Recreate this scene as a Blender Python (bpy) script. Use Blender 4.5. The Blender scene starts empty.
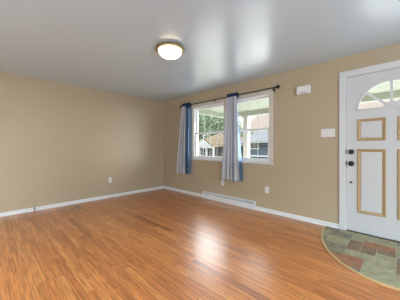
import bpy, bmesh, math, random
from mathutils import Vector, Matrix, noise
random.seed(7)
S = bpy.context.scene
COL = S.collection

# ------------------------------------------------------------------ camera
cam = bpy.data.cameras.new('camera')
cam.sensor_width = 36.0
cam.lens = 208.0 / 400.0 * 36.0
cam.shift_y = -3.5 / 400.0
cam.clip_start = 0.05
cam.clip_end = 300
cam_o = bpy.data.objects.new('camera', cam)
COL.objects.link(cam_o)
cam_o.location = (4.6436, -3.3786, 1.1292)
cam_o.rotation_euler = (math.radians(90), 0, math.radians(44.14))
S.camera = cam_o

# ------------------------------------------------------------------ world: hazy bright sky
W = bpy.data.worlds.new('sky')
S.world = W
W.use_nodes = True
wn, wl = W.node_tree.nodes, W.node_tree.links
for n in list(wn):
    wn.remove(n)
w_out = wn.new('ShaderNodeOutputWorld')
w_bg = wn.new('ShaderNodeBackground')
w_tc = wn.new('ShaderNodeTexCoord')
w_sep = wn.new('ShaderNodeSeparateXYZ')
w_ramp = wn.new('ShaderNodeValToRGB')          # grey-pink haze low down, brighter cloud above
w_ramp.color_ramp.elements[0].position = 0.02
w_ramp.color_ramp.elements[0].color = (0.10, 0.0865, 0.075, 1)
w_ramp.color_ramp.elements[1].position = 0.36
w_ramp.color_ramp.elements[1].color = (0.90, 0.96, 1.0, 1)
e = w_ramp.color_ramp.elements.new(0.20)
e.color = (0.105, 0.091, 0.08, 1)
w_bg.inputs['Strength'].default_value = 9.0
w_dot = wn.new('ShaderNodeVectorMath')         # unseen bright sky lobe added to put the window glow on the floor
w_dot.operation = 'DOT_PRODUCT'
w_dot.inputs[1].default_value = Vector((-0.72, 0.58, 0.52)).normalized()
w_map = wn.new('ShaderNodeMapRange')
w_map.interpolation_type = 'SMOOTHSTEP'
w_map.inputs['From Min'].default_value = 0.86
w_map.inputs['From Max'].default_value = 0.97
w_bg2 = wn.new('ShaderNodeBackground')
w_bg2.inputs['Color'].default_value = (0.93, 0.97, 1.0, 1)
w_add = wn.new('ShaderNodeAddShader')
w_mul = wn.new('ShaderNodeMath')
w_mul.operation = 'MULTIPLY'
w_mul.inputs[1].default_value = 13.0
wl.new(w_tc.outputs['Generated'], w_sep.inputs[0])
wl.new(w_sep.outputs['Z'], w_ramp.inputs[0])
wl.new(w_ramp.outputs[0], w_bg.inputs['Color'])
wl.new(w_tc.outputs['Generated'], w_dot.inputs[0])
wl.new(w_dot.outputs['Value'], w_map.inputs['Value'])
wl.new(w_map.outputs['Result'], w_mul.inputs[0])
wl.new(w_mul.outputs[0], w_bg2.inputs['Strength'])
wl.new(w_bg.outputs[0], w_add.inputs[0])
wl.new(w_bg2.outputs[0], w_add.inputs[1])
w_dot3 = wn.new('ShaderNodeVectorMath')        # unseen low sky lobe added to light the left wall
w_dot3.operation = 'DOT_PRODUCT'
w_dot3.inputs[1].default_value = Vector((0.85, 0.53, 0.05)).normalized()
w_map3 = wn.new('ShaderNodeMapRange')
w_map3.interpolation_type = 'SMOOTHSTEP'
w_map3.inputs['From Min'].default_value = 0.88
w_map3.inputs['From Max'].default_value = 0.985
w_mul3 = wn.new('ShaderNodeMath')
w_mul3.operation = 'MULTIPLY'
w_mul3.inputs[1].default_value = 30.0
w_bg3 = wn.new('ShaderNodeBackground')
w_bg3.inputs['Color'].default_value = (0.93, 0.97, 1.0, 1)
w_add3 = wn.new('ShaderNodeAddShader')
wl.new(w_tc.outputs['Generated'], w_dot3.inputs[0])
wl.new(w_dot3.outputs['Value'], w_map3.inputs['Value'])
wl.new(w_map3.outputs['Result'], w_mul3.inputs[0])
wl.new(w_mul3.outputs[0], w_bg3.inputs['Strength'])
wl.new(w_add.outputs[0], w_add3.inputs[0])
wl.new(w_bg3.outputs[0], w_add3.inputs[1])
wl.new(w_add3.outputs[0], w_out.inputs['Surface'])

# soft sun through the haze, from behind the house and to its right
sun = bpy.data.lights.new('sun', 'SUN')
sun.energy = 0.6
sun.angle = math.radians(12)
sun.color = (1.0, 0.95, 0.88)
sun_o = bpy.data.objects.new('sun', sun)
COL.objects.link(sun_o)
sun_o.rotation_euler = (math.radians(48), 0, math.radians(38))


def area(name, loc, rot, sx, sy, power, color):
    l = bpy.data.lights.new(name, 'AREA')
    l.shape = 'RECTANGLE'
    l.size, l.size_y = sx, sy
    l.energy = power
    l.color = color
    o = bpy.data.objects.new(name, l)
    COL.objects.link(o)
    o.location = loc
    o.rotation_euler = rot
    return o


# unseen area lamps added outside the rear and side openings as fill light
area('rear_fill', (3.4, -5.62, 1.25), (math.radians(106), 0, 0), 4.2, 1.7, 57, (0.72, 0.89, 1.0))
area('side_fill', (6.98, -2.3, 1.3), (math.radians(104), 0, math.radians(90)), 2.6, 1.6, 105, (0.72, 0.89, 1.0))

S.view_settings.view_transform = 'Standard'
S.view_settings.look = 'None'
S.view_settings.gamma = 1.0
S.view_settings.use_curve_mapping = False
S.view_settings.exposure = 0.0


# ------------------------------------------------------------------ materials
def mat(name, color, rough=0.5, metal=0.0, spec=0.5, bump=None, coat=0.0, coat_rough=0.1, var=0.0, var_scale=3.0):
    m = bpy.data.materials.new(name)
    m.use_nodes = True
    nt = m.node_tree
    b = nt.nodes['Principled BSDF']
    b.inputs['Base Color'].default_value = (*color, 1)
    b.inputs['Roughness'].default_value = rough
    b.inputs['Metallic'].default_value = metal
    b.inputs['Specular IOR Level'].default_value = spec
    b.inputs['Coat Weight'].default_value = coat
    b.inputs['Coat Roughness'].default_value = coat_rough
    tc = nt.nodes.new('ShaderNodeTexCoord')
    if var > 0:
        nz = nt.nodes.new('ShaderNodeTexNoise')
        nz.inputs['Scale'].default_value = var_scale
        nz.inputs['Detail'].default_value = 5
        nt.links.new(tc.outputs['Object'], nz.inputs['Vector'])
        mx = nt.nodes.new('ShaderNodeMix')
        mx.data_type = 'RGBA'
        mx.inputs['A'].default_value = (*[max(0, c * (1 - var)) for c in color], 1)
        mx.inputs['B'].default_value = (*[min(1, c * (1 + var)) for c in color], 1)
        nt.links.new(nz.outputs['Fac'], mx.inputs['Factor'])
        nt.links.new(mx.outputs['Result'], b.inputs['Base Color'])
    if bump:
        nz = nt.nodes.new('ShaderNodeTexNoise')
        nz.inputs['Scale'].default_value = bump[0]
        nz.inputs['Detail'].default_value = 4
        nt.links.new(tc.outputs['Object'], nz.inputs['Vector'])
        bp = nt.nodes.new('ShaderNodeBump')
        bp.inputs['Strength'].default_value = bump[1]
        bp.inputs['Distance'].default_value = 0.01
        nt.links.new(nz.outputs['Fac'], bp.inputs['Height'])
        nt.links.new(bp.outputs['Normal'], b.inputs['Normal'])
    return m


def math_node(nt, op, a, b=None, c=None):
    n = nt.nodes.new('ShaderNodeMath')
    n.operation = op
    for i, v in enumerate((a, b, c)):
        if v is None:
            continue
        if isinstance(v, (int, float)):
            n.inputs[i].default_value = v
        else:
            nt.links.new(v, n.inputs[i])
    return n.outputs[0]


def make_floor_mat():
    m = bpy.data.materials.new('oak_strip_floor')
    m.use_nodes = True
    nt = m.node_tree
    N, L = nt.nodes, nt.links
    b = N['Principled BSDF']
    tc = N.new('ShaderNodeTexCoord')
    sp = N.new('ShaderNodeSeparateXYZ')
    L.new(tc.outputs['Object'], sp.inputs[0])
    x, y = sp.outputs['X'], sp.outputs['Y']
    wdt, ln = 0.058, 0.95
    ry = math_node(nt, 'DIVIDE', y, wdt)
    row = math_node(nt, 'FLOOR', ry)
    fy = math_node(nt, 'FRACT', ry)
    wn1 = N.new('ShaderNodeTexWhiteNoise')
    wn1.noise_dimensions = '1D'
    L.new(row, wn1.inputs['W'])
    off = math_node(nt, 'MULTIPLY', wn1.outputs['Value'], 7.3)
    rx = math_node(nt, 'ADD', math_node(nt, 'DIVIDE', x, ln), off)
    px = math_node(nt, 'FLOOR', rx)
    fx = math_node(nt, 'FRACT', rx)
    cb = N.new('ShaderNodeCombineXYZ')
    L.new(px, cb.inputs['X'])
    L.new(row, cb.inputs['Y'])
    wn2 = N.new('ShaderNodeTexWhiteNoise')
    wn2.noise_dimensions = '2D'
    L.new(cb.outputs[0], wn2.inputs['Vector'])
    pid = wn2.outputs['Value']
    ramp = N.new('ShaderNodeValToRGB')
    r = ramp.color_ramp
    r.elements[0].position = 0.0
    r.elements[0].color = (0.33, 0.11, 0.034, 1)
    r.elements[1].position = 1.0
    r.elements[1].color = (0.68, 0.29, 0.092, 1)
    for p, c in ((0.04, (0.50, 0.178, 0.053, 1)), (0.35, (0.58, 0.215, 0.063, 1)), (0.75, (0.64, 0.25, 0.074, 1))):
        el = r.elements.new(p)
        el.color = c
    L.new(pid, ramp.inputs[0])
    # grain, stretched along the boards and different on each board
    cb2 = N.new('ShaderNodeCombineXYZ')
    L.new(math_node(nt, 'MULTIPLY', x, 2.2), cb2.inputs['X'])
    L.new(math_node(nt, 'MULTIPLY', y, 46.0), cb2.inputs['Y'])
    L.new(math_node(nt, 'MULTIPLY', pid, 40.0), cb2.inputs['Z'])
    nz = N.new('ShaderNodeTexNoise')
    nz.inputs['Scale'].default_value = 1.6
    nz.inputs['Detail'].default_value = 6
    nz.inputs['Roughness'].default_value = 0.62
    nz.inputs['Distortion'].default_value = 0.6
    L.new(cb2.outputs[0], nz.inputs['Vector'])
    gr = N.new('ShaderNodeValToRGB')
    gr.color_ramp.elements[0].position = 0.36
    gr.color_ramp.elements[0].color = (0.44, 0.36, 0.30, 1)
    gr.color_ramp.elements[1].position = 0.62
    gr.color_ramp.elements[1].color = (1.12, 1.12, 1.12, 1)
    L.new(nz.outputs['Fac'], gr.inputs[0])
    mul = N.new('ShaderNodeMix')
    mul.data_type = 'RGBA'
    mul.blend_type = 'MULTIPLY'
    mul.inputs['Factor'].default_value = 0.8
    L.new(ramp.outputs[0], mul.inputs['A'])
    L.new(gr.outputs[0], mul.inputs['B'])
    # seams
    ey = math_node(nt, 'MINIMUM', fy, math_node(nt, 'SUBTRACT', 1.0, fy))
    ex = math_node(nt, 'MINIMUM', fx, math_node(nt, 'SUBTRACT', 1.0, fx))
    sy = math_node(nt, 'LESS_THAN', ey, 0.022)
    sx = math_node(nt, 'LESS_THAN', ex, 0.0016)
    seam = math_node(nt, 'MAXIMUM', sy, sx)
    mx = N.new('ShaderNodeMix')
    mx.data_type = 'RGBA'
    L.new(math_node(nt, 'MULTIPLY', seam, 0.7), mx.inputs['Factor'])
    L.new(mul.outputs['Result'], mx.inputs['A'])
    mx.inputs['B'].default_value = (0.09, 0.03, 0.012, 1)
    L.new(mx.outputs['Result'], b.inputs['Base Color'])
    b.inputs['Roughness'].default_value = 0.42
    b.inputs['Specular IOR Level'].default_value = 0.12
    b.inputs['Coat Weight'].default_value = 1.0
    b.inputs['Coat Roughness'].default_value = 0.30
    b.inputs['Coat IOR'].default_value = 1.5
    bp = N.new('ShaderNodeBump')
    bp.inputs['Strength'].default_value = 0.12
    bp.inputs['Distance'].default_value = 0.002
    L.new(math_node(nt, 'SUBTRACT', nz.outputs['Fac'], seam), bp.inputs['Height'])
    L.new(bp.outputs['Normal'], b.inputs['Normal'])
    return m


def make_glass(name, tint=(0.97, 0.98, 0.98)):
    m = bpy.data.materials.new(name)
    m.use_nodes = True
    nt = m.node_tree
    N, L = nt.nodes, nt.links
    N.remove(N['Principled BSDF'])
    out = N['Material Output']
    tr = N.new('ShaderNodeBsdfTransparent')
    tr.inputs['Color'].default_value = (*tint, 1)
    gl = N.new('ShaderNodeBsdfGlossy')
    gl.inputs['Roughness'].default_value = 0.02
    fr = N.new('ShaderNodeFresnel')
    ge = N.new('ShaderNodeNewGeometry')       # same reflectance entering and leaving the thin pane
    ior = N.new('ShaderNodeMapRange')
    ior.inputs['To Min'].default_value = 1.35
    ior.inputs['To Max'].default_value = 1.0 / 1.35
    L.new(ge.outputs['Backfacing'], ior.inputs['Value'])
    L.new(ior.outputs['Result'], fr.inputs['IOR'])
    mx = N.new('ShaderNodeMixShader')
    L.new(fr.outputs[0], mx.inputs[0])
    L.new(tr.outputs[0], mx.inputs[1])
    L.new(gl.outputs[0], mx.inputs[2])
    L.new(mx.outputs[0], out.inputs['Surface'])
    return m


def make_cloth(name, color, trans, weight):
    m = bpy.data.materials.new(name)
    m.use_nodes = True
    nt = m.node_tree
    N, L = nt.nodes, nt.links
    N.remove(N['Principled BSDF'])
    out = N['Material Output']
    d = N.new('ShaderNodeBsdfDiffuse')
    t = N.new('ShaderNodeBsdfTranslucent')
    tc = N.new('ShaderNodeTexCoord')
    nz = N.new('ShaderNodeTexNoise')
    nz.inputs['Scale'].default_value = 300
    L.new(tc.outputs['Object'], nz.inputs['Vector'])
    mc = N.new('ShaderNodeMix')
    mc.data_type = 'RGBA'
    mc.inputs['A'].default_value = (*[c * 0.92 for c in color], 1)
    mc.inputs['B'].default_value = (*[min(1, c * 1.08) for c in color], 1)
    L.new(nz.outputs['Fac'], mc.inputs['Factor'])
    L.new(mc.outputs['Result'], d.inputs['Color'])
    t.inputs['Color'].default_value = (*trans, 1)
    mx = N.new('ShaderNodeMixShader')
    mx.inputs[0].default_value = weight
    L.new(d.outputs[0], mx.inputs[1])
    L.new(t.outputs[0], mx.inputs[2])
    L.new(mx.outputs[0], out.inputs['Surface'])
    return m


def make_siding(name, color, pitch):
    m = mat(name, color, 0.7, spec=0.2)
    nt = m.node_tree
    b = nt.nodes['Principled BSDF']
    tc = nt.nodes.new('ShaderNodeTexCoord')
    sp = nt.nodes.new('ShaderNodeSeparateXYZ')
    nt.links.new(tc.outputs['Object'], sp.inputs[0])
    f = math_node(nt, 'FRACT', math_node(nt, 'DIVIDE', sp.outputs['Z'], pitch))
    bp = nt.nodes.new('ShaderNodeBump')
    bp.inputs['Strength'].default_value = 0.8
    bp.inputs['Distance'].default_value = 0.02
    nt.links.new(f, bp.inputs['Height'])
    nt.links.new(bp.outputs['Normal'], b.inputs['Normal'])
    return m


def make_emit(name, color, strength):
    m = bpy.data.materials.new(name)
    m.use_nodes = True
    b = m.node_tree.nodes['Principled BSDF']
    b.inputs['Base Color'].default_value = (0.9, 0.88, 0.82, 1)
    b.inputs['Emission Color'].default_value = (*color, 1)
    b.inputs['Emission Strength'].default_value = strength
    b.inputs['Roughness'].default_value = 0.3
    return m


M = {}
M['wall'] = mat('beige_wall_paint', (0.475, 0.385, 0.265), 0.42, spec=0.35, bump=(90, 0.05))
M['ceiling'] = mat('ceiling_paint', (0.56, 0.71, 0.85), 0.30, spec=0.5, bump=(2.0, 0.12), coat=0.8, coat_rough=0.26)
M['floor'] = make_floor_mat()
M['white'] = mat('white_trim_paint', (0.76, 0.76, 0.77), 0.35)
M['casing'] = mat('cream_trim_paint', (0.66, 0.61, 0.53), 0.4)
M['door'] = mat('white_door_paint', (0.60, 0.605, 0.62), 0.38)
M['door_trim'] = mat('door_casing_paint', (0.66, 0.665, 0.68), 0.38)
M['tan'] = mat('tan_panel_moulding', (0.46, 0.31, 0.155), 0.5)
M['vinyl'] = mat('white_vinyl', (0.80, 0.81, 0.82), 0.35)
M['grid'] = mat('grey_white_grid', (0.45, 0.46, 0.47), 0.4)
M['plastic'] = mat('white_plastic', (0.80, 0.80, 0.80), 0.35)
M['plate'] = mat('white_plate', (0.76, 0.74, 0.72), 0.35)
M['slot'] = mat('dark_slot', (0.03, 0.03, 0.03), 0.6)
M['heater'] = mat('white_enamel_metal', (0.74, 0.75, 0.76), 0.32, spec=0.5)
M['louver_grey'] = mat('grey_damper', (0.36, 0.38, 0.40), 0.5)
M['black'] = mat('black_iron', (0.008, 0.008, 0.009), 0.35, metal=0.2)
M['brass'] = mat('aged_brass', (0.36, 0.28, 0.16), 0.4, metal=1.0)
M['dome'] = make_emit('glowing_glass_dome', (1.0, 0.84, 0.56), 5.0)
M['glass'] = make_glass('window_glass')
M['sheer'] = make_cloth('white_grey_cotton', (0.68, 0.68, 0.72), (0.62, 0.64, 0.70), 0.28)
M['stripe'] = make_cloth('grey_band_cotton', (0.34, 0.35, 0.41), (0.4, 0.42, 0.5), 0.2)  # narrow grey bands down the white panels
M['blue'] = make_cloth('blue_cotton', (0.04, 0.07, 0.16), (0.46, 0.67, 1.0), 0.84)
M['navy'] = make_cloth('navy_cotton', (0.03, 0.055, 0.12), (0.02, 0.04, 0.1), 0.08)
M['oak_edge'] = mat('light_oak_edging', (0.60, 0.40, 0.19), 0.4, var=0.15, var_scale=12)
M['grout'] = mat('sand_grout', (0.47, 0.41, 0.28), 0.8, bump=(120, 0.2))
M['slate_green'] = mat('green_slate', (0.33, 0.315, 0.195), 0.6, spec=0.3, var=0.5, var_scale=16, bump=(18, 0.4))
M['slate_grey'] = mat('grey_slate', (0.225, 0.21, 0.15), 0.6, spec=0.3, var=0.55, var_scale=16, bump=(18, 0.4))
M['slate_brown'] = mat('brown_slate', (0.225, 0.155, 0.10), 0.6, spec=0.3, var=0.6, var_scale=15, bump=(18, 0.4))
M['slate_rust'] = mat('rust_slate', (0.32, 0.155, 0.085), 0.6, spec=0.3, var=0.6, var_scale=14, bump=(18, 0.4))
M['threshold'] = mat('dark_bronze_threshold', (0.07, 0.06, 0.05), 0.4, metal=0.5)
M['porch_paint'] = mat('pale_green_porch_paint', (0.34, 0.37, 0.30), 0.6)
M['porch_white'] = mat('white_porch_paint', (0.42, 0.43, 0.43), 0.6)
M['concrete'] = mat('concrete', (0.46, 0.45, 0.43), 0.85, var=0.15, var_scale=4)
M['pale_concrete'] = mat('pale_concrete', (0.50, 0.49, 0.47), 0.85, var=0.1, var_scale=4)
M['lawn'] = mat('lawn', (0.07, 0.10, 0.025), 0.95, var=0.4, var_scale=6, spec=0.1)
M['asphalt'] = mat('asphalt', (0.10, 0.10, 0.105), 0.9, var=0.2, var_scale=8)
M['blue_siding'] = make_siding('slate_blue_siding', (0.05, 0.064, 0.082), 0.14)
M['cream_siding'] = make_siding('cream_siding', (0.17, 0.165, 0.15), 0.14)
M['roof_grey'] = mat('grey_shingles', (0.07, 0.074, 0.078), 0.9, var=0.2, var_scale=5, spec=0.05)
M['roof_tan'] = mat('tan_shingles', (0.075, 0.058, 0.036), 0.9, var=0.25, var_scale=5, spec=0.05)
M['house_white'] = mat('white_house_paint', (0.26, 0.26, 0.26), 0.7)
M['pane_dark'] = mat('dark_pane', (0.03, 0.04, 0.045), 0.12)
M['leaf_dark'] = mat('dark_leaves', (0.07, 0.105, 0.06), 0.8, var=0.5, var_scale=1.5)
M['leaf_mid'] = mat('mid_leaves', (0.14, 0.19, 0.115), 0.8, var=0.5, var_scale=1.5)
M['bark'] = mat('bark', (0.06, 0.045, 0.035), 0.9, var=0.3, var_scale=6)


# ------------------------------------------------------------------ mesh helpers
class MB:
    """Collects faces for one mesh object; each piece may have its own material slot."""

    def __init__(self):
        self.bm = bmesh.new()
        self.mats = []

    def slot(self, key):
        if key not in self.mats:
            self.mats.append(key)
        return self.mats.index(key)

    def _mark(self, faces, key, smooth=False):
        i = self.slot(key)
        for f in faces:
            f.material_index = i
            f.smooth = smooth

    def box(self, a, b, key, bevel=0.0, seg=2):
        x0, y0, z0 = [min(p, q) for p, q in zip(a, b)]
        x1, y1, z1 = [max(p, q) for p, q in zip(a, b)]
        g = bmesh.ops.create_cube(self.bm, size=1.0)
        vs = g['verts']
        for v in vs:
            v.co = Vector(((x0 + x1) / 2 + v.co.x * (x1 - x0), (y0 + y1) / 2 + v.co.y * (y1 - y0), (z0 + z1) / 2 + v.co.z * (z1 - z0)))
        fs = set(f for v in vs for f in v.link_faces)
        self._mark(fs, key)
        if bevel > 0:
            es = list(set(e for v in vs for e in v.link_edges))
            r = bmesh.ops.bevel(self.bm, geom=es, offset=bevel, segments=seg, affect='EDGES', profile=0.5)
            self._mark(r['faces'], key)
        return self

    def prism(self, pts, ext, key, smooth=False):
        """pts: list of Vectors forming a polygon; ext: extrusion Vector."""
        e = Vector(ext)
        v0 = [self.bm.verts.new(Vector(p)) for p in pts]
        v1 = [self.bm.verts.new(Vector(p) + e) for p in pts]
        n = len(pts)
        fs = [self.bm.faces.new(v0[::-1]), self.bm.faces.new(v1)]
        self._mark(fs, key)
        sides = [self.bm.faces.new((v0[i], v0[(i + 1) % n], v1[(i + 1) % n], v1[i])) for i in range(n)]
        self._mark(sides, key, smooth)
        return self

    def lathe(self, prof, center, key, axis='Z', seg=32, smooth=True, cap=True):
        """prof: list of (radius, height) along the axis."""
        rings = []
        c = Vector(center)
        for r, h in prof:
            ring = []
            for i in range(seg):
                t = 2 * math.pi * i / seg
                if axis == 'Z':
                    p = Vector((r * math.cos(t), r * math.sin(t), h))
                elif axis == 'Y':
                    p = Vector((r * math.cos(t), h, r * math.sin(t)))
                else:
                    p = Vector((h, r * math.cos(t), r * math.sin(t)))
                ring.append(self.bm.verts.new(c + p))
            rings.append(ring)
        fs = []
        for a, b in zip(rings, rings[1:]):
            for i in range(seg):
                j = (i + 1) % seg
                fs.append(self.bm.faces.new((a[i], a[j], b[j], b[i])))
        if cap:
            fs.append(self.bm.faces.new(rings[0][::-1]))
            fs.append(self.bm.faces.new(rings[-1]))
        self._mark(fs, key, smooth)
        return self

    def tube(self, pts, r, key, seg=12):
        pts = [Vector(p) for p in pts]
        rings = []
        for i, p in enumerate(pts):
            d = (pts[min(i + 1, len(pts) - 1)] - pts[max(i - 1, 0)]).normalized()
            up = Vector((0, 0, 1)) if abs(d.z) < 0.9 else Vector((1, 0, 0))
            s = d.cross(up).normalized()
            u = s.cross(d)
            rr = r[i] if isinstance(r, (list, tuple)) else r
            rings.append([self.bm.verts.new(p + rr * (math.cos(2 * math.pi * k / seg) * s + math.sin(2 * math.pi * k / seg) * u)) for k in range(seg)])
        fs = []
        for a, b in zip(rings, rings[1:]):
            for k in range(seg):
                j = (k + 1) % seg
                fs.append(self.bm.faces.new((a[k], a[j], b[j], b[k])))
        fs.append(self.bm.faces.new(rings[0][::-1]))
        fs.append(self.bm.faces.new(rings[-1]))
        self._mark(fs, key, True)
        return self

    def build(self, name, parent=None, loc=None, **props):
        bmesh.ops.recalc_face_normals(self.bm, faces=self.bm.faces)
        me = bpy.data.meshes.new(name)
        self.bm.to_mesh(me)
        self.bm.free()
        for k in self.mats:
            me.materials.append(M[k])
        o = bpy.data.objects.new(name, me)
        COL.objects.link(o)
        if parent is not None:
            o.parent = parent
            root = parent
            base = Vector((0, 0, 0))
            while root is not None:
                base += Vector(root.location)
                root = root.parent
            if not o.get('_local'):
                me.transform(Matrix.Translation(-base))
        elif loc is not None:
            me.transform(Matrix.Translation(-Vector(loc)))
            o.location = loc
        for k, v in props.items():
            o[k] = v
        return o


def thing(name, loc, **props):
    o = bpy.data.objects.new(name, None)
    COL.objects.link(o)
    o.location = loc
    o.empty_display_size = 0.1
    for k, v in props.items():
        o[k] = v
    return o


def wall_cells(mb, axis, d0, d1, us, zs, hole, key):
    for u0, u1 in zip(us, us[1:]):
        for z0, z1 in zip(zs, zs[1:]):
            if hole((u0 + u1) / 2, (z0 + z1) / 2):
                continue
            if axis == 'Y':
                mb.box((u0, d0, z0), (u1, d1, z1), key)
            else:
                mb.box((d0, u0, z0), (d1, u1, z1), key)


H = 2.34
XR, YB = 6.6, -5.2            # right wall and back wall of the room
T = 0.16
WX0, WX1, WXA, WXB = 1.165, 3.03, 2.058, 2.132   # window opening and its mullion
WZ0, WZ1 = 0.86, 2.035
DX0, DX1, DZ1 = 4.095, 5.015, 2.07

# ------------------------------------------------------------------ room shell
fl = MB().box((-T, YB - T, -0.12), (XR + T, T, 0.0), 'floor').build('floor', kind='structure', label='honey oak strip floor running along the window wall', category='floor')
ce = MB().box((-T, YB - T, H), (XR + T, T, H + 0.16), 'ceiling').build('ceiling', kind='structure', label='smooth pale grey painted ceiling', category='ceiling')
w = MB()
wall_cells(w, 'Y', 0, T, [0, WX0, WX1, DX0, DX1, XR], [0, WZ0, WZ1, DZ1, H],
           lambda u, z: (WX0 < u < WX1 and WZ0 < z < WZ1) or (DX0 < u < DX1 and z < DZ1), 'wall')
w.build('wall_front', kind='structure', label='beige wall holding the window pair and the white entry door', category='wall')
MB().box((-T, YB - T, 0), (0, T, H), 'wall').build('wall_left', kind='structure', label='long bare beige wall with one outlet', category='wall')
w = MB()
wall_cells(w, 'Y', YB - T, YB, [0, 1.3, 5.5, XR], [0, 0.5, 2.15, H], lambda u, z: 1.3 < u < 5.5 and 0.5 < z < 2.15, 'wall')
w.build('wall_back', kind='structure', label='beige wall behind the camera with a wide opening added for light', category='wall')
w = MB()
wall_cells(w, 'X', XR, XR + T, [YB - T, -3.6, -1.0, T], [0, 0.55, 2.15, H], lambda u, z: -3.6 < u < -1.0 and 0.55 < z < 2.15, 'wall')
w.build('wall_right', kind='structure', label='beige wall beyond the entry door with an opening added for light', category='wall')


def plain_window(name, axis, d, u0, u1, z0, z1, n, label):
    r = thing(name, (0, 0, 0), kind='structure', label=label, category='window')
    f, g = MB(), MB()

    def bx(m, ua, ub, za, zb, t0, t1, key):
        if axis == 'Y':
            m.box((ua, d + t0, za), (ub, d + t1, zb), key)
        else:
            m.box((d + t0, ua, za), (d + t1, ub, zb), key)
    for k in range(n + 1):
        u = u0 + (u1 - u0) * k / n
        bx(f, max(u0, u - 0.03), min(u1, u + 0.03), z0, z1, 0.03, 0.1, 'vinyl')
    bx(f, u0, u1, z0, z0 + 0.05, 0.03, 0.1, 'vinyl')
    bx(f, u0, u1, z1 - 0.05, z1, 0.03, 0.1, 'vinyl')
    bx(g, u0 + 0.02, u1 - 0.02, z0 + 0.02, z1 - 0.02, 0.06, 0.064, 'glass')
    f.build('window_frame', r)
    g.build('pane', r)


plain_window('window_2', 'Y', YB - T, 1.3, 5.5, 0.5, 2.15, 4, 'wide unseen window added behind the camera to let light in')  # this window and the next are unseen, added to let light in
plain_window('window_3', 'X', XR, -3.6, -1.0, 0.55, 2.15, 2, 'unseen window added beyond the entry door to let light in')

# baseboards
BBH = 0.06


def board_profile(name, p0, p1, out, label):
    """skirting board from p0 to p1 on a wall; out: unit vector into the room."""
    p0, p1, out = Vector(p0), Vector(p1), Vector(out)
    pts = [p0 + Vector((0, 0, 0.001)), p0 + out * 0.026 + Vector((0, 0, 0.001)), p0 + out * 0.024 + Vector((0, 0, 0.012)), p0 + out * 0.014 + Vector((0, 0, 0.02)),
           p0 + out * 0.014 + Vector((0, 0, BBH - 0.012)), p0 + out * 0.006 + Vector((0, 0, BBH)), p0 + Vector((0, 0, BBH))]
    return MB().prism(pts, p1 - p0, 'white').build(name, kind='structure', label=label, category='baseboard')


board_profile('baseboard_left', (0.0005, YB, 0), (0.0005, -0.001, 0), (1, 0, 0), 'white baseboard along the bare left wall')
board_profile('baseboard_corner', (0.028, -0.0005, 0), (1.486, -0.0005, 0), (0, -1, 0), 'white baseboard between the corner and the floor vent')
board_profile('baseboard_front', (2.772, -0.0005, 0), (4.028, -0.0005, 0), (0, -1, 0), 'white baseboard between the floor vent and the door')
board_profile('baseboard_side', (5.085, -0.0005, 0), (XR, -0.0005, 0), (0, -1, 0), 'white baseboard beyond the door')
board_profile('baseboard_right', (XR - 0.0005, YB, 0), (XR - 0.0005, -0.03, 0), (-1, 0, 0), 'white baseboard of the right wall')
board_profile('baseboard_back', (0.03, YB + 0.0005, 0), (XR - 0.03, YB + 0.0005, 0), (0, 1, 0), 'white baseboard of the back wall')

# ------------------------------------------------------------------ twin window
win = thing('window_1', (2.095, 0, WZ0), kind='structure', label='white twin double-hung window with grids', category='window')
cw = 0.058
c = MB()
c.box((WX0 - cw, -0.016, WZ0 - 0.002), (WX0, 0.0, WZ1 + cw), 'casing', 0.003)
c.box((WX1, -0.016, WZ0 - 0.002), (WX1 + cw, 0.0, WZ1 + cw), 'casing', 0.003)
c.box((WX0, -0.016, WZ1), (WX1, 0.0, WZ1 + cw), 'casing', 0.003)
c.box((WXA, -0.016, WZ0), (WXB, 0.0, WZ1), 'casing', 0.003)
c.build('casing', win)
c = MB()
for a, b in ((WX0, WXA), (WXB, WX1)):
    c.box((a, 0.0, WZ0), (a + 0.018, 0.14, WZ1), 'vinyl')
    c.box((b - 0.018, 0.0, WZ0), (b, 0.14, WZ1), 'vinyl')
    c.box((a, 0.0, WZ1 - 0.018), (b, 0.14, WZ1), 'vinyl')
    c.box((a, 0.0, WZ0), (b, 0.14, WZ0 + 0.02), 'vinyl')
c.box((WXA, 0.0, WZ0), (WXB, 0.14, WZ1), 'vinyl')
c.build('window_frame', win)
c = MB().box((WX0 - cw - 0.012, -0.035, WZ0 - 0.02), (WX1 + cw + 0.012, 0.0, WZ0 - 0.002), 'white', 0.004)
c.box((WX0 - cw, -0.012, WZ0 - 0.04), (WX1 + cw, 0.0, WZ0 - 0.02), 'white', 0.003)
c.build('window_sill', win)


def sash(a, b, z0, z1, y, name):
    st, ra, d = 0.034, 0.036, 0.028
    f = MB()
    f.box((a, y, z0), (a + st, y + d, z1), 'vinyl', 0.003)
    f.box((b - st, y, z0), (b, y + d, z1), 'vinyl', 0.003)
    f.box((a + st, y, z0), (b - st, y + d, z0 + ra), 'vinyl', 0.003)
    f.box((a + st, y, z1 - ra), (b - st, y + d, z1), 'vinyl', 0.003)
    so = f.build(name, win)
    ga, gb, gz0, gz1 = a + st, b - st, z0 + ra, z1 - ra
    MB().box((ga - 0.005, y + d / 2 - 0.002, gz0 - 0.005), (gb + 0.005, y + d / 2 + 0.002, gz1 + 0.005), 'glass').build('pane', so)
    g = MB()
    for k in (1, 2, 3):
        u = ga + (gb - ga) * k / 4
        g.box((u - 0.003, y + d / 2 + 0.004, gz0), (u + 0.003, y + d / 2 + 0.010, gz1), 'grid')
    zc = (gz0 + gz1) / 2
    g.box((ga, y + d / 2 + 0.0045, zc - 0.003), (gb, y + d / 2 + 0.0095, zc + 0.003), 'grid')
    g.build('grid', so)
    return so


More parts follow.
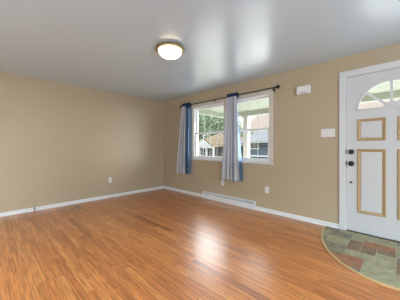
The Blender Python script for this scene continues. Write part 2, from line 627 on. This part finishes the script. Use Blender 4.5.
for a, b in ((WX0 + 0.018, WXA), (WXB, WX1 - 0.018)):
    so = sash(a, b, WZ0 + 0.02, 1.452, 0.03, 'lower_sash')
    l = MB().box(((a + b) / 2 - 0.03, 0.018, 1.452), ((a + b) / 2 + 0.03, 0.045, 1.466), 'vinyl', 0.003)
    l.build('sash_lock', so)
    sash(a, b, 1.416, WZ1 - 0.018, 0.062, 'upper_sash')

# ------------------------------------------------------------------ entry door
door = thing('door_1', (4.555, 0, 0), kind='structure', label='white panelled entry door with fan window and tan panel mouldings', category='door')
YS = 0.018                     # face of the slab
FX, FZ, FR = 4.555, 1.603, 0.335
fan_poly = [Vector((FX + FR * math.cos(t), 0, FZ + FR * math.sin(t))) for t in [math.pi * k / 36 for k in range(37)]]
d = MB()
# slab pieces around the half-round light
sx0, sx1, sz0, sz1 = 4.108, 5.002, 0.012, 2.056
yb = YS + 0.044
d.box((sx0, YS, sz0), (sx1, yb, FZ), 'door')
d.box((sx0, YS, FZ), (FX - FR, yb, sz1), 'door')
d.box((FX + FR, YS, FZ), (sx1, yb, sz1), 'door')
d.box((FX - FR, YS, FZ + FR), (FX + FR, yb, sz1), 'door')
for k in range(36):
    a, b = fan_poly[k], fan_poly[k + 1]
    d.prism([Vector((a.x, YS, a.z)), Vector((a.x, YS, FZ + FR)), Vector((b.x, YS, FZ + FR)), Vector((b.x, YS, b.z))], (0, 0.044, 0), 'door')
slab = d.build('door_slab', door)
# fan window: pane, rim and spokes
fw = MB()
pts = [Vector((p.x, YS + 0.02, p.z)) for p in fan_poly]
fw.prism(pts, (0, 0.006, 0), 'glass')
pane = fw.build('pane', slab)
r = MB()
for k in range(36):
    t0, t1 = math.pi * k / 36, math.pi * (k + 1) / 36
    q = []
    for rr, t in ((FR + 0.012, t0), (FR + 0.012, t1), (FR - 0.016, t1), (FR - 0.016, t0)):
        q.append(Vector((FX + rr * math.cos(t), YS - 0.008, FZ + rr * math.sin(t))))
    r.prism(q, (0, 0.03, 0), 'door')
r.box((FX - FR - 0.012, YS - 0.008, FZ - 0.014), (FX + FR + 0.012, YS + 0.022, FZ + 0.014), 'door', 0.003)
for ang in (42, 90, 138):
    t = math.radians(ang)
    dv = Vector((math.cos(t), 0, math.sin(t)))
    sv = Vector((-math.sin(t), 0, math.cos(t))) * 0.013
    c0 = Vector((FX, YS - 0.006, FZ))
    r.prism([c0 + dv * 0.05 - sv, c0 + dv * FR - sv, c0 + dv * FR + sv, c0 + dv * 0.05 + sv], (0, 0.026, 0), 'door')
hub = [Vector((FX + 0.075 * math.cos(math.pi * k / 12), YS - 0.007, FZ + 0.075 * math.sin(math.pi * k / 12))) for k in range(13)]
r.prism(hub, (0, 0.027, 0), 'door')
r.build('fan_frame', slab, label='half-round fan window frame with three spokes')


def door_panel(x0, x1, z0, z1):
    w_ = 0.036
    f = MB()
    # moulding: four mitred lengths with a raised outer bead and a slope to the field
    prof = [(0.0, 0.0), (0.004, -0.010), (0.012, -0.012), (0.022, -0.006), (w_, -0.001), (w_, 0.004), (0.0, 0.004)]
    rings = []
    for o_, h in prof:
        rings.append([f.bm.verts.new((x, YS + h, z)) for x, z in ((x0 + o_, z0 + o_), (x1 - o_, z0 + o_), (x1 - o_, z1 - o_), (x0 + o_, z1 - o_))])
    fs = []
    n = len(rings)
    for i in range(n):
        A, B = rings[i], rings[(i + 1) % n]
        for k in range(4):
            fs.append(f.bm.faces.new((A[k], A[(k + 1) % 4], B[(k + 1) % 4], B[k])))
    f._mark(fs, 'tan')
    mo = f.build('panel_moulding', slab, label='tan moulding around a white panel')
    g = MB()
    a = [(x0 + 0.039, z0 + 0.039), (x1 - 0.039, z0 + 0.039), (x1 - 0.039, z1 - 0.039), (x0 + 0.039, z1 - 0.039)]
    g.box((a[0][0], YS - 0.007, a[0][1]), (a[2][0], YS + 0.002, a[2][1]), 'door', 0.006, 1)
    g.build('raised_panel', slab)


for x0 in (4.223, 4.605):
    door_panel(x0, x0 + 0.283, 1.203, 1.486)
    door_panel(x0, x0 + 0.283, 0.262, 1.097)


def knob(z, big):
    k = MB()
    kx = 4.16
    if big:
        k.lathe([(0.032, 0.0), (0.034, -0.006), (0.030, -0.012), (0.014, -0.016), (0.012, -0.032), (0.022, -0.038), (0.029, -0.048), (0.029, -0.058), (0.022, -0.066), (0.008, -0.069)], (kx, YS, z), 'black', 'Y', 28)
        k.build('door_knob', door, label='round black door knob')
    else:
        k.lathe([(0.032, 0.0), (0.033, -0.008), (0.028, -0.016), (0.010, -0.017)], (kx, YS, z), 'black', 'Y', 28)
        k.box((kx - 0.006, YS - 0.034, z - 0.016), (kx + 0.006, YS - 0.015, z + 0.016), 'black', 0.003)
        k.build('deadbolt', door, label='round black thumb-turn deadbolt')


knob(1.058, False)
knob(0.902, True)
MB().lathe([(0.013, 0.0), (0.014, -0.004), (0.009, -0.008), (0.004, -0.009)], (4.155, YS, 0.652), 'black', 'Y', 20).build('latch_button', door, label='small black button low on the door edge')

# jamb, casing, threshold
c = MB()
c.box((DX0, 0.0, 0.0), (sx0 - 0.003, T, sz1 + 0.004), 'white')
c.box((sx1 + 0.003, 0.0, 0.0), (DX1, T, sz1 + 0.004), 'white')
c.box((DX0, 0.0, sz1 + 0.004), (DX1, T, DZ1), 'white')
c.build('jamb', door)
for zc, hh in ((1.058, 0.03), (0.905, 0.028)):
    MB().box((4.1, YS - 0.0005 - 0.018, zc - hh), (4.1075, YS + 0.0, zc + hh), 'black').build('strike_plate', door, label='black strike plate on the jamb')
MB().box((sx0, -0.01, 0.0), (sx1, T + 0.03, 0.011), 'threshold', 0.003).build('threshold', door, label='dark bronze threshold')

c = MB()


def casing_leg(mb, xa, xb, z1):
    lo, hi = min(xa, xb), max(xa, xb)
    mb.box((lo, -0.014, 0.0), (hi, 0.0, z1), 'door_trim', 0.003)
    o = 0.018 if xa < xb else -0.018
    mb.box((xa, -0.02, 0.0), (xa + o, -0.0005, z1), 'door_trim', 0.004)


casing_leg(c, 4.030, 4.098, 2.1195)
casing_leg(c, 5.080, 5.012, 2.1195)
c.box((4.0485, -0.0138, 2.064), (5.0615, 0.0, 2.120), 'door_trim', 0.003)
c.box((4.0295, -0.0205, 2.118), (5.0805, 0.0, 2.1385), 'door_trim', 0.004)
c.build('trim_1', kind='structure', label='white casing around the entry door', category='door casing')

# ------------------------------------------------------------------ slate entry floor
EX, EA, EB = 4.545, 0.69, 1.135


def ell(s, n=72):
    return [(EX + (EA - s) * math.cos(math.pi + math.pi * k / n), (EB - s) * math.sin(math.pi + math.pi * k / n)) for k in range(n + 1)]


def clip(poly, conv):
    out = poly
    n = len(conv)
    for i in range(n):
        ax, ay = conv[i]
        bx, by = conv[(i + 1) % n]
        inp, out = out, []
        if not inp:
            break
        side = lambda p: (bx - ax) * (p[1] - ay) - (by - ay) * (p[0] - ax)
        for j in range(len(inp)):
            p, q = inp[j], inp[(j + 1) % len(inp)]
            sp, sq = side(p), side(q)
            if sp >= 0:
                out.append(p)
            if (sp > 0 and sq < 0) or (sp < 0 and sq > 0):
                t = sp / (sp - sq)
                out.append((p[0] + t * (q[0] - p[0]), p[1] + t * (q[1] - p[1])))
    return out


entry = thing('entry_tile_floor', (EX, -0.01, 0), kind='structure', label='half-round slate tile entry floor in front of the door', category='tile floor')
inner = [(x, min(y, -0.03)) for x, y in ell(0.022)]
MB().prism([Vector((x, y, 0.0005)) for x, y in inner], (0, 0, 0.004), 'grout').build('grout', entry)
TILES = [  # x0, x1, y0 (near wall), y1, slate
    (3.80, 4.06, 0.0, -0.16, 'slate_grey'), (4.06, 4.32, 0.0, -0.14, 'slate_green'), (4.32, 4.60, 0.0, -0.24, 'slate_green'),
    (4.60, 4.86, 0.0, -0.14, 'slate_grey'), (4.86, 5.30, 0.0, -0.26, 'slate_green'),
    (3.80, 3.98, -0.16, -0.42, 'slate_green'), (3.98, 4.20, -0.16, -0.30, 'slate_grey'), (4.06, 4.20, -0.14, -0.16, 'slate_grey'),
    (4.20, 4.32, -0.14, -0.31, 'slate_green'), (4.32, 4.60, -0.24, -0.40, 'slate_rust'), (4.60, 4.86, -0.14, -0.50, 'slate_green'),
    (3.98, 4.20, -0.30, -0.54, 'slate_green'), (4.20, 4.32, -0.31, -0.60, 'slate_brown'), (4.32, 4.45, -0.40, -0.60, 'slate_brown'),
    (4.45, 4.605, -0.40, -0.50, 'slate_brown'), (3.80, 3.98, -0.42, -0.80, 'slate_grey'), (3.98, 4.20, -0.54, -0.78, 'slate_grey'),
    (4.20, 4.45, -0.60, -0.76, 'slate_green'), (4.45, 4.605, -0.50, -0.76, 'slate_green'), (4.605, 4.86, -0.50, -0.62, 'slate_grey'),
    (4.605, 4.86, -0.62, -0.86, 'slate_brown'), (3.98, 4.375, -0.78, -1.0, 'slate_rust'), (4.20, 4.375, -0.76, -0.78, 'slate_rust'),
    (4.375, 4.605, -0.76, -1.02, 'slate_green'), (4.605, 4.86, -0.86, -1.3, 'slate_green'), (3.98, 4.375, -1.0, -1.3, 'slate_grey'),
    (4.375, 4.605, -1.02, -1.3, 'slate_green'), (4.86, 5.30, -0.26, -0.55, 'slate_brown'), (4.86, 5.30, -0.55, -1.3, 'slate_grey'),
]
t = MB()
for x0, x1, y0, y1, k in TILES:
    g = 0.0032
    if min(x1 - x0, y0 - y1) < 0.05:
        g = 0.0015
    poly = clip([(x0 + g, y1 + g), (x1 - g, y1 + g), (x1 - g, y0 - g), (x0 + g, y0 - g)], inner)
    if len(poly) >= 3:
        t.prism([Vector((x, y, 0.0047)) for x, y in poly], (0, 0, 0.0028), k)
t.build('slate_tiles', entry)
e_ = MB()
A, B = ell(0.0), ell(0.024)
prof = [0.0005, 0.009]
for i in range(len(A) - 1):
    qa = [A[i], A[i + 1], B[i + 1], B[i]]
    e_.prism([Vector((x, min(y, -0.028), 0.0005)) for x, y in qa], (0, 0, 0.0105), 'oak_edge')
e_.build('oak_edging', entry, label='light oak edging bent around the slate')

# ------------------------------------------------------------------ floor vent (baseboard register)
v = thing('baseboard_vent', (2.12, 0, 0), label='long low white metal baseboard vent under the window', category='baseboard vent')
x0, x1 = 1.49, 2.766
prof = [(-0.001, 0.002), (-0.058, 0.002), (-0.060, 0.004), (-0.060, 0.094), (-0.056, 0.098), (-0.046, 0.098), (-0.046, 0.094), (-0.012, 0.128), (-0.016, 0.132), (-0.010, 0.142), (-0.001, 0.142)]
b_ = MB()
b_.prism([Vector((x0 + 0.012, y, z)) for y, z in prof], (x1 - x0 - 0.024, 0, 0), 'heater')
b_.build('body', v)
g_ = MB()
for k in range(64):
    x = x0 + 0.03 + (x1 - x0 - 0.06) * k / 63
    g_.box((x - 0.0015, -0.042, 0.096), (x + 0.0015, -0.018, 0.124), 'heater')
g_.prism([Vector((x0 + 0.014, -0.045, 0.0965)), Vector((x0 + 0.014, -0.014, 0.1275)), Vector((x0 + 0.014, -0.016, 0.1285)), Vector((x0 + 0.014, -0.046, 0.099))], (x1 - x0 - 0.028, 0, 0), 'louver_grey')  # grey strip along the sloped slot
g_.build('louver', v, label='grey slotted louver along the top')
for xa in (x0, x1 - 0.014):
    MB().prism([Vector((xa, y, z)) for y, z in ((-0.001, 0.001), (-0.063, 0.001), (-0.063, 0.1), (-0.018, 0.146), (-0.001, 0.146))], (0.014, 0, 0), 'heater').build('end_cap', v)

# ------------------------------------------------------------------ outlets, switch, chime
def outlet(loc, axis, label):
    o = thing('wall_outlet', loc, label=label, category='outlet', group='white duplex outlets low on the beige walls')
    X0, Y0, Z0 = loc

    def P(u, n, z):
        return (X0 + u, Y0 - n, Z0 + z) if axis == 'Y' else (X0 + n, Y0 + u, Z0 + z)
    MB().box(P(-0.036, 0.0003, -0.058), P(0.036, 0.006, 0.058), 'plate', 0.002).build('cover_plate', o)
    for zc in (0.024, -0.024):
        s = MB().box(P(-0.017, 0.004, zc - 0.0145), P(0.017, 0.008, zc + 0.0145), 'plastic', 0.002).build('socket', o)
        q = MB()
        q.box(P(-0.009, 0.006, zc - 0.002), P(-0.006, 0.0085, zc + 0.008), 'slot')
        q.box(P(0.006, 0.006, zc - 0.002), P(0.009, 0.0085, zc + 0.007), 'slot')
        q.box(P(-0.003, 0.006, zc - 0.011), P(0.003, 0.0085, zc - 0.006), 'slot')
        q.build('slots', s)
    q = MB()
    q.box(P(-0.003, 0.005, -0.003), P(0.003, 0.0072, 0.003), 'plate')
    q.build('screw', o)
    return o


outlet((0, -1.455, 0.387), 'X', 'white wall outlet alone on the long bare left wall')
outlet((2.975, 0, 0.382), 'Y', 'white wall outlet on the window wall to the right of the baseboard vent')
outlet((2.015, 0, 0.385), 'Y', 'white wall outlet peeking out below the curtain in the middle of the windows')

sw = thing('light_switch', (3.892, 0, 1.322), label='white triple toggle switch plate on the wall beside the door', category='light switch')
MB().box((3.806, -0.0065, 1.264), (3.978, -0.0003, 1.380), 'plate', 0.0025).build('cover_plate', sw)
for k in range(3):
    xx = 3.892 + (k - 1) * 0.046
    s = MB().box((xx - 0.006, -0.0078, 1.308), (xx + 0.006, -0.005, 1.336), 'plastic')
    s.prism([Vector((xx - 0.0045, -0.007, 1.318)), Vector((xx - 0.0045, -0.018, 1.328)), Vector((xx - 0.0045, -0.016, 1.334)), Vector((xx - 0.0045, -0.007, 1.328))], (0.009, 0, 0), 'plastic')
    s.build('toggle', sw)

ch = thing('door_chime', (3.575, 0, 1.982), label='white plastic door chime box high on the wall between window and door', category='door chime')
MB().box((3.486, -0.012, 1.926), (3.668, -0.0005, 2.040), 'plastic', 0.004).build('back_plate', ch)
c = MB()
c.box((3.480, -0.052, 1.922), (3.674, -0.010, 2.044), 'plastic', 0.014, 4)
c.build('cover', ch)
c = MB()
for k in range(9):
    c.box((3.53 + k * 0.011, -0.0535, 1.935), (3.534 + k * 0.011, -0.050, 1.952), 'slot')
c.build('sound_slots', ch)

cb = MB()
cb.tube([(0.012, -2.786, 0.052), (0.03, -2.786, 0.055), (0.046, -2.786, 0.048), (0.052, -2.786, 0.03), (0.05, -2.785, 0.010), (0.056, -2.784, 0.007)], [0.010, 0.010, 0.007, 0.006, 0.007, 0.006], 'black')
cb.build('cable_stub', loc=(0.012, -2.786, 0.05), label='short black cable stub coming out of the left baseboard', category='cable')

# ------------------------------------------------------------------ ceiling lamp
lx, ly = 2.60, -1.80
lamp = thing('ceiling_lamp', (lx, ly, H), label='round flush ceiling lamp with brass ring and glowing white dome', category='ceiling lamp')
MB().lathe([(0.150, 0.0), (0.162, -0.002), (0.170, -0.010), (0.177, -0.022), (0.178, -0.030), (0.170, -0.035), (0.158, -0.037), (0.148, -0.036), (0.142, -0.034)], (lx, ly, H), 'brass', 'Z', 64).build('ring', lamp, label='brass ring')
prof = [(0.143, -0.033)]
for k in range(1, 13):
    t_ = math.pi / 2 * k / 13
    prof.append((0.143 * math.cos(t_) ** 0.75, -0.033 - 0.085 * math.sin(t_)))
MB().lathe(prof, (lx, ly, H), 'dome', 'Z', 64).build('dome', lamp, label='glowing white glass dome')

# ------------------------------------------------------------------ curtain rod
RZ, RY = 2.098, -0.085
rod = thing('curtain_rod', (2.0, RY, RZ), label='black metal curtain rod with round ends above the windows', category='curtain rod')
MB().tube([(0.85, RY, RZ), (3.16, RY, RZ)], 0.0085, 'black', 14).build('pole', rod)


def finial(x, s):
    p = [(0.009, 0.0), (0.016, 0.004 * s), (0.016, 0.014 * s), (0.010, 0.018 * s), (0.020, 0.026 * s), (0.030, 0.040 * s), (0.032, 0.052 * s), (0.026, 0.066 * s), (0.012, 0.076 * s), (0.003, 0.078 * s)]
    MB().lathe(p, (x, RY, RZ), 'black', 'X', 24).build('finial', rod)


finial(3.155, 1)
finial(0.855, -1)
for x in (0.905, 1.83, 3.11):
    b_ = MB()
    b_.box((x - 0.012, -0.006, RZ - 0.05), (x + 0.012, -0.0005, RZ + 0.02), 'black', 0.002)
    b_.tube([(x, -0.005, RZ - 0.03), (x, RY * 0.6, RZ - 0.028), (x, RY, RZ - 0.02), (x, RY, RZ - 0.011)], 0.006, 'black')
    b_.tube([(x, RY - 0.014, RZ + 0.002), (x, RY - 0.011, RZ - 0.010), (x, RY, RZ - 0.0145), (x, RY + 0.011, RZ - 0.010), (x, RY + 0.014, RZ + 0.002)], 0.004, 'black')
    b_.build('bracket', rod)


# ------------------------------------------------------------------ curtains
def fold_sheet(xt0, xt1, xb0, xb1, zt, zb, y0, amp_t, amp_b, nf, key, name, parent, phase=0.0, thick=0.003, nu=96, nv=44, stripes=None, hem=0.0):
    bm_ = MB()
    grid = []
    for j in range(nv + 1):
        v_ = j / nv
        row_ = []
        for i in range(nu + 1):
            u = i / nu
            s = v_ ** 0.8
            xa = xt0 + (xb0 - xt0) * s
            xb = xt1 + (xb1 - xt1) * s
            amp = amp_t + (amp_b - amp_t) * v_
            wob = 0.35 * math.sin(2.1 * v_ + 9 * u)
            ph = 2 * math.pi * nf * (u + 0.012 * math.sin(5 * v_ + 11 * u)) + phase + wob
            x = xa + (xb - xa) * u + 0.3 * amp * math.cos(ph)
            y = y0 + amp * math.sin(ph) + 0.25 * amp * math.sin(2.3 * ph + 1.0)
            z = zt + (zb - zt) * v_ + (0.006 * math.sin(ph * 0.5 + 1) if j == nv else 0) - hem * u * v_
            row_.append(bm_.bm.verts.new((x, y, z)))
        grid.append(row_)
    for j in range(nv):
        for i in range(nu):
            f = bm_.bm.faces.new((grid[j][i], grid[j][i + 1], grid[j + 1][i + 1], grid[j + 1][i]))
            k = key
            if stripes:
                for s0, s1, sk in stripes:
                    if s0 <= (i + 0.5) / nu < s1:
                        k = sk
            f.material_index = bm_.slot(k)
            f.smooth = True
    o = bm_.build(name, parent)
    if thick > 0:
        md = o.modifiers.new('thickness', 'SOLIDIFY')
        md.thickness = thick
        md.offset = 0
    return o


def header(x0, x1, parent, n, name='header'):
    """gathered band that wraps round the rod."""
    h = MB()
    nu, seg = 72, 20
    rings = []
    for i in range(nu + 1):
        u = i / nu
        x = x0 + (x1 - x0) * u
        rr = 0.019 + 0.0055 * math.sin(2 * math.pi * n * u) + 0.002 * math.sin(31 * u)
        ring = []
        for k in range(seg):
            t_ = 2 * math.pi * k / seg
            ring.append(h.bm.verts.new((x, RY + rr * math.cos(t_), RZ - 0.004 + rr * 2.5 * math.sin(t_))))
        rings.append(ring)
    fs = []
    for a, b in zip(rings, rings[1:]):
        for k in range(seg):
            fs.append(h.bm.faces.new((a[k], a[(k + 1) % seg], b[(k + 1) % seg], b[k])))
    h._mark(fs, 'navy', True)
    o = h.build(name, parent, label='navy gathered band around the rod')
    md = o.modifiers.new('thickness', 'SOLIDIFY')
    md.thickness = 0.003
    md.offset = 1
    return o


c1 = thing('curtain', (1.0, RY, RZ), label='white curtain with wide blue edge hanging at the left end of the rod', category='curtain', group='white and blue curtains on the black rod')
fold_sheet(0.868, 1.01, 0.63, 0.975, RZ - 0.02, 0.475, RY - 0.028, 0.013, 0.024, 3.4, 'sheer', 'panel', c1, 0.4, stripes=[(0.44, 0.50, 'stripe'), (0.80, 0.84, 'stripe')])
fold_sheet(0.90, 1.135, 0.76, 1.13, RZ - 0.022, 0.485, RY + 0.014, 0.008, 0.013, 3.0, 'blue', 'lining', c1, 1.0, thick=0)
header(0.868, 1.135, c1, 9)

c2 = thing('curtain', (2.3, RY, RZ), label='white pleated curtain with narrow blue edge hanging between the two windows', category='curtain', group='white and blue curtains on the black rod')
fold_sheet(2.19, 2.43, 2.04, 2.495, RZ - 0.02, 0.475, RY - 0.026, 0.015, 0.028, 4.6, 'sheer', 'panel', c2, 0.0, stripes=[(0.34, 0.38, 'stripe'), (0.62, 0.66, 'stripe')])
fold_sheet(2.22, 2.365, 2.14, 2.53, RZ - 0.022, 0.49, RY + 0.030, 0.008, 0.013, 4.0, 'blue', 'lining', c2, 0.6, thick=0)
header(2.195, 2.44, c2, 10)

# ------------------------------------------------------------------ porch and street
GZ = -0.45
MB().box((0.95, T, GZ), (XR, 1.55, -0.12), 'concrete').build('porch_floor', kind='structure', label='concrete porch floor outside the windows', category='porch floor')
pc = MB().box((1.05, T, 2.04), (XR, 1.45, 2.10), 'porch_paint')
for k in range(13):
    y = T + 0.05 + k * 0.09
    pc.box((1.15, y, 2.036), (XR, y + 0.08, 2.041), 'porch_paint')
pc.build('porch_ceiling', kind='structure', label='pale green boarded porch ceiling seen through the windows', category='porch ceiling')
bm2 = MB().box((1.05, 1.28, 1.92), (XR, 1.42, 2.04), 'porch_paint')
bm2.box((1.05, T, 1.92), (1.15, 1.28, 2.04), 'porch_paint')
bm2.build('porch_beam', kind='structure', label='white beam along the porch edge', category='porch beam')
pp = thing('porch_post', (1.745, 1.35, -0.12), label='white square porch post outside the right-hand window', category='porch post')
MB().box((1.68, 1.285, -0.10), (1.81, 1.415, 1.90), 'porch_white', 0.008).build('shaft', pp)
MB().box((1.66, 1.265, -0.12), (1.83, 1.435, 0.0), 'porch_white', 0.006).build('base', pp)
MB().box((1.66, 1.265, 1.86), (1.83, 1.435, 1.92), 'porch_white', 0.006).build('cap', pp)

dr = MB()  # unseen pale ground added so its bounce shows on the ceiling
dr.prism([Vector((-2.0, 1.55, GZ + 0.02)), Vector((-2.0, 8.2, -1.075)), Vector((-2.0, 8.2, -1.3)), Vector((-2.0, 1.55, -1.3))], (9.0, 0, 0), 'pale_concrete')
dr.build('bounce_apron', kind='structure', label='unseen pale concrete apron added to bounce light indoors', category='bounce_apron')
lw = MB()
lw.prism([Vector((-60, 1.55, GZ)), Vector((-60, 9.0, -1.2)), Vector((-60, 60, -1.25)), Vector((-60, 60, -1.6)), Vector((-60, 1.55, -1.6))], (100, 0, 0), 'lawn')
lw.build('lawn', kind='structure', label='sloping lawn in front of the porch', category='lawn')
MB().box((-60, 8.0, -1.195), (40, 10.6, -1.15), 'asphalt').build('street', kind='structure', label='grey street beyond the lawn', category='street')


def house_window(parent, x0, x1, z0, z1, y, nx, nz):
    f = MB()
    f.box((x0 - 0.08, y - 0.05, z0 - 0.08), (x0, y, z1 + 0.08), 'house_white')
    f.box((x1, y - 0.05, z0 - 0.08), (x1 + 0.08, y, z1 + 0.08), 'house_white')
    f.box((x0, y - 0.05, z1), (x1, y, z1 + 0.08), 'house_white')
    f.box((x0, y - 0.05, z0 - 0.08), (x1, y, z0), 'house_white')
    for k in range(1, nx):
        u = x0 + (x1 - x0) * k / nx
        f.box((u - 0.035, y - 0.04, z0), (u + 0.035, y, z1), 'house_white')
    for k in range(1, nz):
        u = z0 + (z1 - z0) * k / nz
        f.box((x0, y - 0.04, u - 0.03), (x1, y, u + 0.03), 'house_white')
    fo = f.build('window', parent)
    MB().box((x0, y - 0.02, z0), (x1, y - 0.002, z1), 'pane_dark').build('pane', fo)


def hip_roof(name, x0, x1, y0, y1, z0, z1, key, parent, inset):
    m = MB()
    ym = (y0 + y1) / 2
    v_ = [m.bm.verts.new(p) for p in ((x0, y0, z0), (x1, y0, z0), (x1, y1, z0), (x0, y1, z0), (x0 + inset, ym, z1), (x1 - inset, ym, z1))]
    fs = [m.bm.faces.new([v_[i] for i in q]) for q in ((0, 1, 5, 4), (2, 3, 4, 5), (1, 2, 5), (3, 0, 4), (3, 2, 1, 0))]
    m._mark(fs, key)
    return m.build(name, parent)


# slate-blue house across the street, seen in the right-hand window
bh = thing('house', (-3.5, 12.0, -1.2), label='slate blue house with grey roof across the street', category='house')
b_ = MB().box((-5.0, 12.0, -1.2), (-2.75, 18.0, 1.5), 'blue_siding')
b_.build('walls', bh)
c = MB()
c.box((-2.86, 11.95, -1.2), (-2.70, 12.0, 1.5), 'house_white')
c.box((-5.02, 11.95, -1.2), (-4.86, 12.0, 1.5), 'house_white')
c.box((-5.3, 11.6, 1.42), (-2.3, 11.66, 1.56), 'house_white')
c.box((-5.0, 11.90, 0.30), (-2.7, 12.0, 0.42), 'house_white')
c.build('trim', bh)
hip_roof('roof', -5.4, -2.2, 11.55, 18.4, 1.52, 2.75, 'roof_grey', bh, 0.3)
house_window(bh, -4.35, -3.72, 0.98, 1.36, 12.0, 2, 2)

# tan-roofed house with a white gable porch, seen in the left-hand window
th = thing('house', (-9.0, 12.5, -1.2), label='white gabled house with tan roof across the street', category='house')
MB().box((-12.2, 12.5, -1.2), (-7.0, 18.0, 1.15), 'cream_siding').build('walls', th)
hip_roof('roof', -12.6, -6.6, 12.0, 18.5, 1.12, 2.5, 'roof_tan', th, 1.6)
m = MB()
m.prism([Vector((-10.5, 11.2, 1.10)), Vector((-7.7, 11.2, 1.10)), Vector((-9.1, 11.2, 1.95))], (0, 3.2, 0), 'roof_tan')
m.build('gable_roof', th)
m = MB()
m.prism([Vector((-10.25, 11.1, 1.12)), Vector((-7.95, 11.1, 1.12)), Vector((-9.1, 11.1, 1.82))], (0, 0.1, 0), 'house_white')
m.box((-10.5, 11.12, 0.98), (-7.7, 11.3, 1.12), 'house_white')
m.build('gable', th, label='white gable over the porch')
m = MB()
for x in (-10.4, -9.55, -8.65, -7.8):
    m.box((x - 0.08, 11.15, -1.2), (x + 0.08, 11.31, 1.0), 'house_white')
m.build('porch_columns', th)
m = MB()
m.box((-10.4, 11.18, 0.12), (-7.8, 11.26, 0.2), 'house_white')
for k in range(27):
    x = -10.3 + k * 0.094
    m.box((x - 0.02, 11.2, -0.6), (x + 0.02, 11.24, 0.12), 'house_white')
m.build('porch_railing', th)
for x0, x1 in ((-11.9, -11.0), (-10.2, -9.4), (-8.5, -7.5)):
    house_window(th, x0, x1, 0.1, 0.85, 12.5, 3, 2)


def tree(x, y, z0, h, rx, rz, n, leaf, label, size=0.26, group='trees across the street'):
    t_ = thing('tree', (x, y, z0), label=label, category='tree', group=group)
    m = MB()
    m.tube([(x, y, z0), (x + 0.1, y, z0 + h * 0.35), (x - 0.05, y + 0.1, z0 + h * 0.75)], [0.22, 0.16, 0.06], 'bark', 10)
    for k in range(6):
        a_ = k * 1.05
        m.tube([(x, y, z0 + h * (0.3 + 0.05 * k)), (x + rx * 0.7 * math.cos(a_), y + rx * 0.7 * math.sin(a_), z0 + h * (0.5 + 0.06 * k))], [0.08, 0.02], 'bark', 6)
    m.build('trunk', t_)
    f = MB()
    blobs = []
    for k in range(14):
        a_, b2 = random.uniform(0, 6.28), random.uniform(-0.9, 0.9)
        q = math.sqrt(1 - b2 * b2) * 0.72
        blobs.append((x + rx * q * math.cos(a_), y + rx * q * math.sin(a_), z0 + h - rz + rz * b2 * 0.75, random.uniform(0.32, 0.52)))
    i_ = f.slot(leaf)
    for k in range(n):
        bx, by, bz, br = random.choice(blobs)
        d_ = Vector((random.gauss(0, 1), random.gauss(0, 1), random.gauss(0, 1))).normalized() * random.uniform(0.6, 1.0)
        p = Vector((bx + d_.x * br * rx, by + d_.y * br * rx, bz + d_.z * br * rz))
        n1 = Vector((random.gauss(0, 1), random.gauss(0, 1), random.gauss(0, 1))).normalized()
        n2 = n1.orthogonal().normalized()
        n3 = n1.cross(n2)
        s = size * random.uniform(0.6, 1.2)
        fc = f.bm.faces.new([f.bm.verts.new(p + n2 * s * a1 + n3 * s * a2) for a1, a2 in ((-0.5, 0), (0, -0.3), (0.5, 0), (0, 0.3))])
        fc.material_index = i_
    f.build('foliage', t_)
    return t_


tree(-21.4, 21.0, -1.25, 9.6, 2.7, 4.2, 5500, 'leaf_mid', 'leafy tree at the left edge of the left-hand window', 0.40)
tree(-14.6, 21.8, -1.25, 9.0, 2.4, 4.0, 5500, 'leaf_mid', 'leafy tree rising behind the white gable', 0.40)
tree(-26.0, 30.0, -1.25, 11.0, 4.2, 4.8, 4500, 'leaf_dark', 'darker tall tree farthest back between the two leafy trees', 0.5)
tree(-16.6, 30.5, -1.25, 5.8, 3.0, 2.6, 1500, 'leaf_dark', 'low dark tree just left of the porch post', 0.4)
tree(-10.2, 29.5, -1.25, 5.5, 2.6, 2.3, 1500, 'leaf_mid', 'low green tree behind the roof of the blue house', 0.4)
